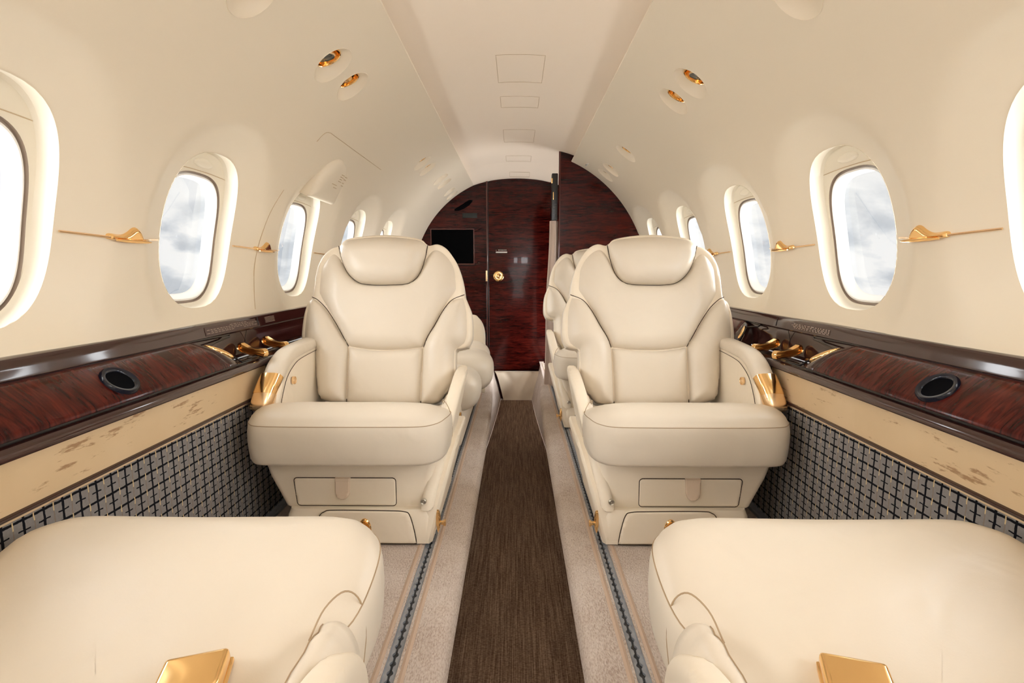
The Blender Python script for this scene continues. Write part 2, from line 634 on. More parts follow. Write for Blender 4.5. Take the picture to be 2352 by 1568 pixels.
def build_wall(side, name):
    mb = MB()
    cs = WIN[side]
    bounds = [cs[0] - 0.31] + [(a + b) / 2 for a, b in zip(cs, cs[1:])] + [cs[-1] + 0.30]
    n = 16
    TS = [0, .04, .12, .22, .34, .46, .58, .70, .82, .91, 1]
    for c, y0, y1 in zip(cs, bounds, bounds[1:]):
        per = []
        for k in range(n): per.append((y0 + (y1 - y0) * k / n, S_BOT))
        for k in range(n): per.append((y1, S_BOT + (S_CELL - S_BOT) * k / n))
        for k in range(n): per.append((y1 - (y1 - y0) * k / n, S_CELL))
        for k in range(n): per.append((y0, S_CELL - (S_CELL - S_BOT) * k / n))
        rings = []
        for t in TS:
            ring = []
            for (py, ps) in per:
                dx, dy = py - c, ps - SC
                q = (abs(dx / OA) ** ON + abs(dy / OB) ** ON) ** (1 / ON)
                iy, is_ = c + dx / q, SC + dy / q
                L = math.hypot(py - iy, ps - is_)
                ring.append(on_wall(side, iy + (py - iy) * t, is_ + (ps - is_) * t, bell(L * t, min(BELL, L))))
            rings.append(ring)
        mb.grid(rings, closed_u=True)
    for y0, y1 in ((-1.62, bounds[0]), (bounds[-1], 4.55)):
        rows = []
        for i in range(17):
            s = S_BOT + (S_CELL - S_BOT) * i / 16
            rows.append([on_wall(side, y0 + (y1 - y0) * k / 4, s) for k in range(5)])
        mb.grid(rows)
    Y = [-1.62 + (4.55 + 1.62) * k / 60 for k in range(61)]
    for sa, sb, m in ((S_CELL, S_LA, 5), (S_LB, S_TOP, 4)):
        mb.grid([[on_wall(side, y, sa + (sb - sa) * i / m) for y in Y] for i in range(m + 1)])
    m = 12
    yc = -1.62
    lights = [(y, R0 * math.radians(dg), LR * k) for sd, y, dg, k, vent, lab in LIGHTS if sd == side]
    stops = [(y - .0895, y + .0895, y, s_, r) for y, s_, r in lights]
    for ya, yb, y, s_, r in stops + [(4.55, None, 0, 0, 0)]:
        if ya - yc > 1e-4:
            nn = max(2, int((ya - yc) / .1))
            mb.grid([[on_wall(side, yc + (ya - yc) * k / nn, S_LA + (S_LB - S_LA) * i / m) for k in range(nn + 1)] for i in range(m + 1)])
        if yb is None:
            break
        per = [(ya + (yb - ya) * k / m, S_LA) for k in range(m)] + [(yb, S_LA + (S_LB - S_LA) * k / m) for k in range(m)] + \
              [(yb - (yb - ya) * k / m, S_LB) for k in range(m)] + [(ya, S_LB - (S_LB - S_LA) * k / m) for k in range(m)]
        rings = []
        for t in (0, .06, .3, .65, 1):
            ring = []
            for py, ps in per:
                dx, dy = py - y, ps - s_
                L = math.hypot(dx, dy)
                f = (r + (L - r) * t) / L
                ring.append(on_wall(side, y + dx * f, s_ + dy * f))
            rings.append(ring)
        mb.grid(rings, closed_u=True)
        yc = yb
    # turned-in edge along the ceiling panel
    e = on_wall(side, 0, S_TOP)
    ys = Y
    mb.grid([[(e[0] + side * dx, y, e[2] + dz) for y in ys] for dx, dz in ((0.0, 0.0), (-0.001, 0.004), (0.002, 0.008), (0.012, 0.012), (0.08, 0.02))])
    w = mb.build(name, M['lining'], merge=2e-4)
    tag(w, ('left' if side < 0 else 'right') + ' curved cream cabin wall with oval window openings', 'wall', kind='structure')
    return w

WALL = {-1: build_wall(-1, 'wall_left'), 1: build_wall(1, 'wall_right')}

def lower_wall(side):
    par = WALL[side]
    y1 = 4.5 if side < 0 else 3.55
    ys = [-1.62, 0, 1.0, 2.0, 3.0, y1]
    mb = MB().grid([[(side * x, y, z) for y in ys] for x, z in ((0.792, 0.51), (0.798, 0.395))])
    mb.build('scuffed_panel', M['scuff'], par)
    mb = MB()
    prof = [(0.800 - 0.010 * math.sin(PI * k / 8), 0.410 - 0.012 * k / 8) for k in range(9)]
    mb.grid([[(side * x, y, z) for y in ys] for x, z in prof])
    mb.build('dark_moulding', M['brown'], par)
    MB().grid([[(side * x, y, z) for y in ys] for x, z in ((0.801, 0.40), (0.801, 0.2), (0.801, -0.01))]).build('plaid_panel', M['plaid'], par)
    MB().box(min(side * .775, side * .80), max(side * .775, side * .80), -1.6, y1, 0.0, 0.014, 0.004).build('floor_edge_strip', M['rail'], par)
    tub = MB()
    for yy in ((1.62,) if side < 0 else (1.60,)):
        tub.tube([(side * 0.7905, yy, 0.50), (side * 0.7965, yy, 0.412)], 0.0012, 6)
    tub.build('panel_joint', M['seam_dark'], par)
lower_wall(-1); lower_wall(1)

# ---- lining joints of the emergency hatch on the left wall
def wall_line(side, pts, r=0.0012, out=-0.0002):
    return [on_wall(side, y, s, out + bell(open_e(side, y, s))) for y, s in pts]
th = lambda d: R0 * math.radians(d)
mbj = MB()
pts = catmull([(1.75, th(-2)), (1.757, th(8)), (1.79, th(18)), (1.837, th(25))], False, 6)
mbj.tube(wall_line(-1, pts), 0.0013, 6)
pts = catmull([(1.885, th(38)), (1.895, th(40.3)), (1.925, th(41.3)), (2.02, th(41.4)), (2.626, th(41.5))], False, 6)
mbj.tube(wall_line(-1, pts), 0.0013, 6)
mbj.build('hatch_joint', M['lining_line'], WALL[-1])

# ---- windows
wnum = [0]
def build_window(side, c, label):
    wnum[0] += 1
    root = empty('window_%d' % wnum[0], on_wall(side, c, SC, D0))
    tag(root, label, 'window', kind='structure')
    o0 = Vector(root.location)
    N = 72
    def ring(a, b, n, ds, out):
        r = []
        for k in range(N):
            x, y = sup(a, b, n, k, N)
            r.append(tuple(Vector(on_wall(side, c + x, SC + ds + y, out)) - o0))
        return r
    # reveal and shade surround
    MB().grid([ring(OA, OB, ON, 0, D0 - 0.001), ring(OA - .001, OB - .001, ON, 0, D0 + .012), ring(OA - .004, OB - .004, ON, 0, D0 + .028),
               ring(OA - .009, OB - .010, ON, -.001, D0 + .034), ring(0.146, 0.171, 3.0, -.027, D0 + .036)], closed_u=True).build('surround', M['shade'], root)
    MB().grid([ring(0.146, 0.171, 3.0, -.027, D0 + .036), ring(0.145, 0.170, 3.0, -.027, D0 + .046), ring(0.139, 0.164, 3.0, -.027, D0 + .046)], closed_u=True).build('gasket', M['gasket'], root)
    MB().grid([ring(0.140, 0.165, 3.0, -.027, D0 + .046), ring(0.139, 0.164, 3.0, -.027, D0 + .038), ring(0.135, 0.160, 3.0, -.027, D0 + .037), ring(0.131, 0.156, 3.0, -.027, D0 + .043), ring(0.126, 0.151, 3.0, -.027, D0 + .058), ring(0.122, 0.147, 3.0, -.027, D0 + .064)], closed_u=True).build('inner_ring', M['white_plastic'], root)
    rr = [ring(0.124 * f, 0.149 * f, 3.0, -.027, D0 + .062) for f in (1, .75, .5, .25, .02)]
    MB().grid(rr, closed_u=True).build('pane', M['pane'], root)
    # shade pull: a shallow lens on the top of the surround and the line of the shade edge
    mb = MB()
    v, f = pillow(ellipse(0, 0, 0.045, 0.013, 24), 0.006, 0.012, 0.004, skirt=0.006)
    mb.add([tuple(Vector(on_wall(side, c + x, SC + 0.171 + y - 0.10 * x * x, D0 + .036 - w)) - o0) for x, y, w in v], f)
    mb.build('shade_pull', M['shade'], root)
    ln = [tuple(Vector(on_wall(side, c + x, SC + 0.150 - 0.25 * x * x, D0 + .0345)) - o0) for x in [-.138 + .276 * k / 12 for k in range(13)]]
    MB().tube(ln, 0.0012, 6).build('shade_edge', M['lining_line'], root)
    return root

words = ['beside the photographer', 'second', 'nearest in view', 'second from the camera', 'third from the camera', 'fourth, above the seat back', 'last before the wood bulkhead']
for side, nm in ((-1, 'left'), (1, 'right')):
    for k, c in enumerate(WIN[side]):
        w_ = words[k]
        lab = {0: 'oval window on the %s wall well behind the camera', 1: 'oval window on the %s wall just behind the camera', 2: 'oval cabin window at the %s edge of the photo, largest and cut by the frame',
               3: 'oval cabin window on the %s wall, second from the camera, clouds outside', 4: 'oval cabin window on the %s wall, third from the camera, partly narrowed by the view',
               5: 'oval cabin window on the %s wall peeking over the seat back', 6: 'last and smallest oval window on the %s wall by the dark bulkhead'}[k] % nm
        build_window(side, c, lab)

# ---- handle cover over the third left window, with worn lettering
hc = empty('handle_cover', on_wall(-1, 2.13, th(31)))
tag(hc, 'bulging cream exit handle cover above the third left window, faint worn lettering', 'handle cover')
v, f = pillow(catmull([(-.13, -.085), (-.125, -.02), (-.10, .05), (-.04, .092), (.03, .098), (.09, .075), (.125, .02), (.135, -.085)], True, 5), 0.022, 0.05, 0.007, skirt=0.03)
MB().add([tuple(Vector(on_wall(-1, 2.16 + x, th(31) + y, -w)) - Vector(hc.location)) for x, y, w in v], f).build('cover', M['lining'], hc)
mb = MB()
for i, (yy, ss, L) in enumerate([(.045, .05, .030), (.045, .040, .034), (.045, .030, .024), (.045, .020, .030), (.085, .048, .02), (.085, .036, .024), (.085, .02, .018), (.088, .008, .022), (.01, .0, .05), (.03, -.012, .035)]):
    a = [on_wall(-1, 2.16 + yy - L / 2 + L * k / 4, th(31) + ss, -0.0225) for k in range(5)]
    mb.tube([tuple(Vector(p) - Vector(hc.location)) for p in a], 0.0016, 4)
mb.build('lettering', M['lining_line'], hc)

# ---- ceiling panel
def ceil_z(x, y):
    z = 1.592 - 0.055 * (abs(x) / 0.36) ** 2.2
    if y > 4.06:
        z -= 0.045 * min(1, (y - 4.06) / 0.38)
    return z
xs = [-.44 + .88 * k / 28 for k in range(29)]
ys = [-1.62, -.5, .5, 1.5, 2.5, 3.3, 3.9, 4.04, 4.06, 4.10, 4.2, 4.3, 4.4, 4.55]
ceiling = MB().grid([[(x, y, ceil_z(x, y)) for x in xs] for y in ys]).build('ceiling', M['ceiling'])
tag(ceiling, 'arched beige centre ceiling panel running the length of the cabin', 'ceiling', kind='structure')
for y0, y1, hw in ((1.40, 1.675, .085), (2.09, 2.38, .093), (2.565, 2.73, .091), (3.145, 3.44, .092), (3.84, 4.03, .09)):
    mb = MB()
    c = [(-hw + .015, y0), (hw + .015, y0), (hw + .015, y1), (-hw + .015, y1)]
    pts = []
    for (a, b), (a2, b2) in zip(c, c[1:] + c[:1]):
        for k in range(6):
            x, y = a + (a2 - a) * k / 6, b + (b2 - b) * k / 6
            pts.append((x, y, ceil_z(x, y) - 0.0002))
    mb.tube(pts, 0.0011, 5, closed=True)
    mb.build('access_panel_joint', M['lining_line'], ceiling)
mb = MB()
mb.tube([(-.055, 4.30, ceil_z(0, 4.30) - .001), (.105, 4.30, ceil_z(.1, 4.30) - .001), (.105, 4.42, ceil_z(.1, 4.42) - .001), (-.055, 4.42, ceil_z(0, 4.42) - .001)], 0.0013, 5, closed=True)
mb.build('access_panel_joint', M['lining_line'], ceiling)

# ---- floor with the dropped aisle
def lip(y):
    k = [(-1.7, .138, .21), (2.6, .138, .205), (3.2, .148, .19), (3.6, .166, .168), (4.0, .188, .15), (4.6, .214, .132)]
    for (y0, a0, b0), (y1, a1, b1) in zip(k, k[1:]):
        if y <= y1:
            t = (y - y0) / (y1 - y0)
            return a0 + (a1 - a0) * t, b0 + (b1 - b0) * t
    return .214, .132
ys = [-1.62, 0, .5, 1, 1.5, 2, 2.4, 2.6, 2.8, 3.0, 3.2, 3.4, 3.6, 3.8, 4.0, 4.2, 4.4, 4.52]
fl = MB()
for s in (-1, 1):
    rows = []
    for y in ys:
        a, b = lip(y)
        prof = [(.2365, -.012), (.2365, 0), (.20, .001)] + [(a + .03 - .03 * math.sin(t), -.03 + .031 * math.cos(t)) for t in [PI / 2 * k / 6 for k in range(7)]] + \
               [(a + (b - a) * .3, -.13), (a + (b - a) * .7, -.23), (b, -.336)]
        rows.append([(s * x, y, z) for x, z in prof])
    fl.grid(rows)
    fl.grid([[(s * .2645, y, -.012), (s * .2645, y, 0), (s * .5, y, 0), (s * .83, y, 0)] for y in (-1.62, 1, 3, 4.52)])
    fl.grid([[(s * .23, y, -.012), (s * .27, y, -.012)] for y in (-1.62, 1, 3, 4.52)])
fl.grid([[(x, y, -.337) for x in (-.24, .24)] for y in (-1.62, 4.52)])
floor = fl.build('floor', M['carpet'])
tag(floor, 'pinkish beige carpeted cabin floor with a dropped aisle', 'floor', kind='structure')
mb = MB()
for s in (-1, 1):
    for x in (.224, .277):
        mb.grid([[(s * (x - .006), y, .0008), (s * x, y, .0028), (s * (x + .006), y, .0008)] for y in (-1.6, 1, 3, 4.4)])
mb.build('edge_binding', M['binding'], floor)

run = MB().grid([[(-lip(y)[1] + .002, y, -.333), (0, y, -.332), (lip(y)[1] - .002, y, -.333)] for y in [-1.5, 0, 1, 2, 2.6, 3.2, 3.6, 4.0, 4.44]])
run = run.build('aisle_runner', M['runner'])
tag(run, 'brown woven runner lying along the sunken aisle', 'runner')

# ---- seat tracks
for s, nm in ((-1, 'left'), (1, 'right')):
    root = empty('seat_track', (s * .2505, 0, -.004))
    tag(root, 'grey metal seat track with scalloped slot, in the carpet %s of the aisle' % nm, 'seat track', 'seat tracks beside the aisle')
    mb = MB()
    P = .025
    ysn = [0.3 + P / 10 * k for k in range(int(3.3 / P * 10))]
    for q in (-1, 1):
        inner, outer = [], []
        for y in ysn:
            f = ((y / P) % 1.0 - .5) * P
            hole = math.sqrt(max(0, .0068 ** 2 - f * f))
            inner.append((q * max(.0026, hole), y, 0))
            outer.append((q * .0115, y, 0))
        mb.grid([outer, inner, [(x, y, -.005) for x, y, z in inner]])
        mb.grid([outer, [(q * .0125, y, .003) for x, y, z in outer], [(q * .0135, y, .003) for x, y, z in outer], [(q * .0135, y, -.006) for x, y, z in outer]])
    mb.build('track_plate', M['rail'], root, angle=30)
    MB().grid([[(-.0138, y, -.006), (.0138, y, -.006)] for y in (0.3, 3.6)]).build('track_channel', M['rail_dark'], root)

# ---- rear bulkhead, toilet door, partition
def arc_panel(mb, y0, y1, pts):
    n = len(pts)
    mb.loft([[(x, y0, z) for x, z in pts], [(x, y1, z) for x, z in pts]])
def arc_pts(x_from, x_to, r, n):
    out = []
    for k in range(n + 1):
        x = x_from + (x_to - x_from) * k / n
        out.append((x, ZC + math.sqrt(max(0, r * r - x * x))))
    return out
mb = MB()
arc_panel(mb, 4.515, 4.545, [(-.93, -.35), (.93, -.35), (.93, .8)] + list(reversed(arc_pts(-.93, .93, .935, 40))) + [(-.93, .8)])
wb = mb.build('wall_back', M['mahogany'])
tag(wb, 'dark red rippled mahogany bulkhead at the end of the cabin, left of the door', 'bulkhead', kind='structure')
MB().box(-.255, -.241, 4.498, 4.516, -.07, 1.53, .003).build('door_post', M['red_edge'], wb)
MB().box(-.240, -.236, 4.512, 4.516, -.07, 1.53).build('door_gap', M['black'], wb)
MB().box(-.262, -.246, 4.490, 4.500, .694, .786, .003).build('strike_plate', M['gold_satin'], wb)
MB().box(-.455, -.331, 4.508, 4.517, 1.226, 1.266, .002).build('small_dark_plate', simple('dark_green_plate', (.004, .008, .008, 1), .4), wb)
v, f = pillow(catmull([(-.52, 1.285), (-.47, 1.29), (-.40, 1.33), (-.365, 1.37), (-.40, 1.372), (-.46, 1.335), (-.52, 1.30)], True, 4), .003, .01, .006, skirt=.004)
MB().add([(x, 4.514 - w, z) for x, z, w in v], f).build('dark_vent', M['matt_black'], wb)

mon = empty('monitor', (-.543, 4.515, .987))
tag(mon, 'black cabin monitor set in the mahogany bulkhead left of the door', 'monitor')
MB().grid([[(-.178, -.004, -.142), (.178, -.004, -.142)], [(-.178, -.004, .142), (.178, -.004, .142)]]).build('screen', M['screen'], mon)
mb = MB()
for ring in [0]:
    o = [(-.186, -.150), (.186, -.150), (.186, .150), (-.186, .150)]
    i = [(-.178, -.142), (.178, -.142), (.178, .142), (-.178, .142)]
    mb.loft([[(x, 0, z) for x, z in o], [(x, -.010, z) for x, z in o], [(x, -.010, z) for x, z in i], [(x, -.003, z) for x, z in i]], cap0=False, cap1=False)
mb.build('monitor_frame', M['red_edge'], mon)

door = empty('door_1', (0.024, 4.50, 0))
tag(door, 'glossy dark mahogany lavatory door with round gold knob', 'door', kind='structure')
MB().box(-.259, .262, -.012, .012, -.072, 1.475, .004).build('door_leaf', M['mahogany'], door)
kn = MB()
prof = [(.0, -.030), (.008, -.031), (.014, -.028), (.016, -.022), (.013, -.017), (.020, -.012), (.030, -.013), (.040, -.011), (.045, -.005), (.045, .0)]
kn.loft([[(-.1765 + r * math.cos(2 * PI * k / 32) , -.012 + y, .738 + r * math.sin(2 * PI * k / 32)) for k in range(32)] for r, y in [(max(r, .0005), y) for r, y in prof]])
kn.build('door_knob', M['gold'], door)
MB().box(-.198, -.102, -.0145, -.0115, .934, .945).build('sign_bar', M['white_mark'], door)
mb = MB()
for k in range(9):
    if k in (1,):
        continue
    hh = .009 if k > 1 else .004
    mb.box(-.197 + .0105 * k, -.193 + .0105 * k, -.0145, -.0115, .953, .953 + hh)
mb.build('sign_marks', M['white_mark'], door)

# frame over and right of the door
tr = MB().box(.288, .306, 4.495, 4.52, -.07, 1.52, .003).build('trim_1', M['red_edge'])
tag(tr, 'dark red door post at the right of the lavatory door', 'door post', kind='structure')

mb = MB()
arc_panel(mb, 3.552, 3.59, [(.291, -.045), (.93, -.045), (.93, .69)] + list(reversed(arc_pts(.291, .93, .935, 26)))[1:])
wp = mb.build('wall_front', M['mahogany'])
tag(wp, 'mahogany partition right of the aisle, with a rounded top under the cabin arch', 'partition', kind='structure')
MB().tube([(.289, 3.566, -.05), (.289, 3.566, 1.56)], .011, 12).build('partition_edge', M['red_edge'], wp)
bx = empty('curtain_track_housing', (.253, 3.57, 1.27))
tag(bx, 'narrow black curtain track housing at the top edge of the right partition', 'track housing')
MB().box(-.020, .020, -.02, .05, -.155, .150, .006).build('housing_body', M['black'], bx)
MB().box(-.024, -.014, -.023, -.012, .085, .118, .002).build('gold_catch', M['gold'], bx)
MB().box(-.012, -.006, -.024, -.016, -.02, .03, .002).build('gold_strip', M['gold'], bx)
for k in range(4):
    MB().box(-.012, .012, -.0225, -.0195, -.14 + .03 * k, -.138 + .03 * k).build('slot_line', M['rail_dark'], bx)

cur = empty('curtain', (.235, 3.585, 0))
tag(cur, 'pinkish beige curtain gathered beside the right partition', 'curtain')
rows = []
for i in range(15):
    z = -.012 + (1.115 + .012) * i / 14
    t = i / 14
    row = []
    for k in range(36):
        a = 2 * PI * k / 36
        w = .043 - .018 * t
        rx = w * (1 + .16 * math.sin(5 * a + 1.2))
        ry = .030 * (1 + .22 * math.sin(4 * a + .5 * t))
        row.append((rx * math.cos(a) + .012 * t + .004 * math.sin(9 * t), ry * math.sin(a), z))
    rows.append(row)
MB().loft(rows).build('drape', M['curtain'], cur)
for z in (.80, .47):
    c = [(.03 + .006 * math.cos(2 * PI * k / 14), -.030, z + .006 * math.sin(2 * PI * k / 14)) for k in range(14)]
    MB().tube(c, .0016, 6, closed=True).build('snap_stud', M['steel'], cur)

# leather apron under the door
ap = empty('leather_apron', (0.027, 4.46, -.083))
tag(ap, 'creased cream leather flap hanging below the lavatory door at the aisle end', 'leather flap')
rows = []
for i in range(17):
    t = i / 16
    xl, xr = -.213 + (.076) * t ** .7, .213 - (.077) * t ** .7
    row = []
    for k in range(25):
        u = k / 24
        x = xl + (xr - xl) * u
        fold = .012 * math.sin(9 * (u + .4 * t)) * t + .020 * math.exp(-((u - .75 + .35 * t) / .07) ** 2) * (1 - t) - .016 * math.exp(-((u - .2 - .3 * t) / .08) ** 2) * (1 - t)
        row.append((x, -fold - .01 * math.sin(PI * t), -.262 * t))
    rows.append(row)
me = MB().grid(rows)
bk = [[(x, y + .006, z) for x, y, z in r] for r in rows]
me.grid(bk)
me.build('flap', M['leather_shade'], ap)
MB().tube([(-.213 + .426 * k / 8, -.002, .001) for k in range(9)], .004, 8).build('top_hem', M['leather'], ap)

# cabin end behind the photographer, with the windscreen openings
mb = MB()
arc_panel(mb, -1.66, -1.62, [(-.93, -.35), (.93, -.35), (.93, .8)] + list(reversed(arc_pts(-.93, .93, .935, 40))) + [(-.93, .8)])
wr = mb.build('wall_rear', M['lining'])
tag(wr, 'cream bulkhead behind the photographer', 'wall', kind='structure')

# ==================================================================== SIDE LEDGES
LA, LB = (0.868, 0.600), (0.785, 0.5255)         # back and front edge of the sloped lids
LDIR = Vector((LB[0] - LA[0], 0, LB[1] - LA[1]))
LLEN = LDIR.length
LDIR.normalize()
LNOR = Vector((-LDIR.z, 0, LDIR.x))
if LNOR.z < 0:
    LNOR = -LNOR

def ledge(side):
    nm = 'left' if side < 0 else 'right'
    y1 = 4.48 if side < 0 else 3.548
    ys = [-1.58, 0, 1, 2, 3, y1]
    root = empty('side_ledge', (side * 0.83, 0, 0.52))
    tag(root, 'dark brown lacquered side ledge with upper rail along the %s cabin wall' % nm, 'side ledge')
    rel = lambda x, y, z: (side * (x - 0.83), y, z - 0.52)
    def sweep(prof, name, mat, a=30, yy=ys):
        return MB().grid([[rel(x, y, z) for y in yy] for x, z in prof]).build(name, mat, root, angle=a)
    sweep([(.890, .641), (.880, .6405), (.874, .638), (.871, .633), (.8685, .618), (.8665, .607), (.8655, .603), (.867, .6005), (.872, .600), (.89, .600)], 'upper_rail', M['brown'])
    ny = [1.22] + ys[3:]
    sweep([(.880, .602), (.876, .595), (.874, .57), (.872, .545), (.866, .530), (.855, .523)], 'niche_panel', M['brown'], yy=ny)
    sweep([(.885, .5215), (.80, .5215), (.788, .521), (.781, .5185), (.7765, .513), (.775, .506), (.7755, .501), (.778, .498), (.80, .497)], 'ledge_top', M['brown'])
    mb = MB()
    for x in (.812, .82, .845):
        mb.tube([rel(x, 1.50, .5222), rel(x, 2.0, .5222)], .0014, 6)
    mb.build('ledge_groove', M['black'], root)
    jy = 1.62 if side < 0 else 1.6
    for q in ([rel(.8705, 1.742, .634), rel(.8652, 1.742, .606)],
              [rel(.866, 1.66, .60), rel(.8735, 1.66, .57), rel(.866, 1.66, .530)],
              [rel(.83, jy, .522), rel(.788, jy, .5217), rel(.7765, jy, .513), rel(.7745, jy, .503)]):
        MB().tube(q, .0010, 5).build('ledge_joint', M['black'], root)
    # placard with rows of tiny worn lettering on the rail
    py0, py1 = (1.44, 1.725) if side < 0 else (1.42, 1.66)
    pl = lambda t, y, off=0.0012: rel(.8705 - .0048 * t - off * .98, y, .631 - .026 * t + off * .15)
    if side < 0:
        MB().grid([[pl(t, y, .0006) for y in (py0, py1)] for t in (0.02, .95)]).build('placard', M['placard'], root)
    mb = MB()
    random.seed(3 + side)
    lines = [(.18, .45, .80), (.36, .03, .98), (.54, .10, .94), (.72, .02, .50), (.72, .72, .97)] if side < 0 else [(.3, .1, .9), (.45, .1, .9), (.6, .1, .9), (.75, .1, .85)]
    for t, a, b in lines:
        y, e = py0 + (py1 - py0) * a, py0 + (py1 - py0) * b
        while y < e:
            w = random.uniform(.006, .017)
            mb.grid([[pl(t - .035, y), pl(t - .035, y + w)], [pl(t + .035, y), pl(t + .035, y + w)]])
            y += w + .0045
    mb.build('placard_lettering', M['text'], root)
    mb = MB()
    if side < 0:
        for k in range(5):
            mb.grid([[pl(.12 + .16 * k - .03, 1.79), pl(.12 + .16 * k - .03, 1.86)], [pl(.12 + .16 * k + .03, 1.79), pl(.12 + .16 * k + .03, 1.86)]])
        mb.build('small_placard_lettering', M['text'], root)
ledge(-1); ledge(1)

def table_lid(side, ya, yb, label, nose_near=False, cup=None):
    """sloped burl lid; yb is the rounded nose end"""
    root = empty('table_lid', (side * LB[0], (ya + yb) / 2, LB[1]))
    tag(root, label, 'table lid')
    o = Vector(root.location)
    def pt(t, y, w):
        p = Vector((LA[0], 0, LA[1])) + LDIR * t + LNOR * w
        return tuple(Vector((side * p.x, y, p.z)) - o)
    sg = -1 if nose_near else 1
    e = yb
    L = LLEN
    split = e - sg * .062
    def noseline(t):
        u = t / L
        return e - sg * (.085 * (1 - u) ** 1.6 + .0 * u)
    # main burl panel
    main = [(0, ya), (L, ya), (L, split), (L * .5, split - sg * .012), (0.0, split - sg * .055)]
    bow = lambda t, y: 0.004 * math.sin(PI * min(1, max(0, t / L)))
    v, f = pillow(main, 0.006, .012, .008, skirt=.03, extra=bow)
    MB().add([pt(*q) for q in v], f).build('burl_panel', M['burl'], root)
    cap = [(0.0, split - sg * .055), (L * .5, split - sg * .012), (L, split), (L, e - sg * .012), (L * .96, e), (L * .75, noseline(L * .75)), (L * .5, noseline(L * .5)), (L * .25, noseline(L * .25)), (0, noseline(0))]
    drop = lambda t, y: bow(t, y) - .016 * max(0, min(1, 1 - abs(y - noseline(t)) / .05)) ** 2
    v, f = pillow(cap, 0.006, .012, .005, skirt=.06, extra=drop)
    MB().add([pt(*q) for q in v], f).build('end_cap', M['brown'], root)
    out = [(L + .001, ya), (L + .001, e - sg * .012), (L * .96, e), (L * .75, noseline(L * .75)), (L * .5, noseline(L * .5)), (L * .25, noseline(L * .25)), (0, noseline(0)), (-.0, ya)]
    MB().tube([pt(t, y, .0005) for t, y in catmull(out, False, 4)], .0028, 6).build('edge_gasket', M['black'], root)
    # gold finger latch on the nose
    gl = [(.022, .0), (.036, .012), (.055, .016), (.072, .013), (.088, .004), (.080, -.006), (.060, -.010), (.040, -.009)]
    poly = [(t, noseline(t) - sg * (.012 - q * .8)) for t, q in gl]
    v, f = pillow(catmull(poly, True, 4), .004, .006, .0025, skirt=.006)
    MB().add([pt(t, y, w + .0015 + bow(t, y) * .8) for t, y, w in v], f).build('gold_latch', M['gold'], root)
    if cup:
        t0 = .064
        ch = MB()
        prof = [(.0405, -.004), (.040, .004), (.0375, .0075), (.0325, .0072), (.029, .0055), (.0275, .003)]
        ch.grid([[pt(t0 + r * .92 * math.cos(2 * PI * k / 40), cup + r * math.sin(2 * PI * k / 40), w + .0085) for k in range(40)] for r, w in prof], closed_u=True)
        c_ = ch.build('cup_holder', M['navy'], root)
        MB().grid([[pt(t0 + r * .92 * math.cos(2 * PI * k / 40), cup + r * math.sin(2 * PI * k / 40), w + .0152) for k in range(40)] for r, w in ((.0278, -.0055 + .0015), (.02, -.0040), (.0005, -.0040))], closed_u=True).build('cup_well', M['matt_black'], c_)  # flat black disc, its colour stands for the shade inside a well
    return root
table_lid(-1, -0.9, 1.472, 'long burl wood table lid with a dark cup holder on the left ledge', cup=1.045)
table_lid(1, -0.9, 1.432, 'long burl wood table lid with a dark cup holder on the right ledge', cup=0.995)
table_lid(1, 3.3, 1.862, 'rounded end of a red wood table lid just behind the right front seat back', nose_near=True)

# gold pull handles lying on the ledge between lid and seat
def pull_handle(side, a, b, label):
    A, B = Vector(a), Vector(b)
    mid = (A + B) / 2
    root = empty('pull_handle', mid)
    tag(root, label, 'pull handle', 'gold pull handles on the ledges')
    d_ = (B - A)
    L = d_.length
    d_.normalize()
    up = Vector((0, 0, 1))
    nrm = d_.cross(up)
    if nrm.y > 0:
        nrm = -nrm
    o1 = [(-.5, .42), (-.46, .72), (-.38, .80), (-.26, .66), (-.10, .48), (.12, .42), (.38, .44), (.47, .34), (.5, .05), (.46, -.24), (.38, -.32), (.12, -.24), (.02, -.30), (-.20, -.20), (-.40, -.08), (-.48, .12)]
    out = catmull([(x * L, y * .034) for x, y in o1], True, 5)
    c = np.mean(np.array(out), 0)
    inn = [tuple(c + (np.array(p) - c) * np.array([.94, .70])) for p in out]
    tf = lambda x, y, w: tuple(d_ * x + up * (y + .010) + nrm * w)
    rows = [[tf(x, y, -.010) for x, y in out], [tf(x, y, .002) for x, y in out], [tf(*(np.array(p) * .35 + np.array(q) * .65), .005) for p, q in zip(inn, out)], [tf(x, y, .003) for x, y in inn], [tf(x, y, -.003) for x, y in inn]]
    MB().loft(rows, cap0=True, cap1=False).build('rim', M['gold'], root)
    v, f = pillow(inn, -.001, .004, .002, skirt=.001)
    MB().add([tf(x, y, w - .002) for x, y, w in v], f).build('recess', M['gold_deep'], root)
pull_handle(-1, (-.868, 1.605, .530), (-.752 - .010, 1.565, .527), 'gold pull handle on the left ledge, the one next to the burl lid')
pull_handle(-1, (-.868, 1.765, .530), (-.768, 1.725, .527), 'gold pull handle on the left ledge, the one next to the seat arm')
pull_handle(1, (.868, 1.575, .530), (.765, 1.535, .527), 'gold pull handle on the right ledge, the one next to the burl lid')
pull_handle(1, (.868, 1.715, .530), (.768, 1.68, .527), 'gold pull handle on the right ledge, the one next to the seat arm')

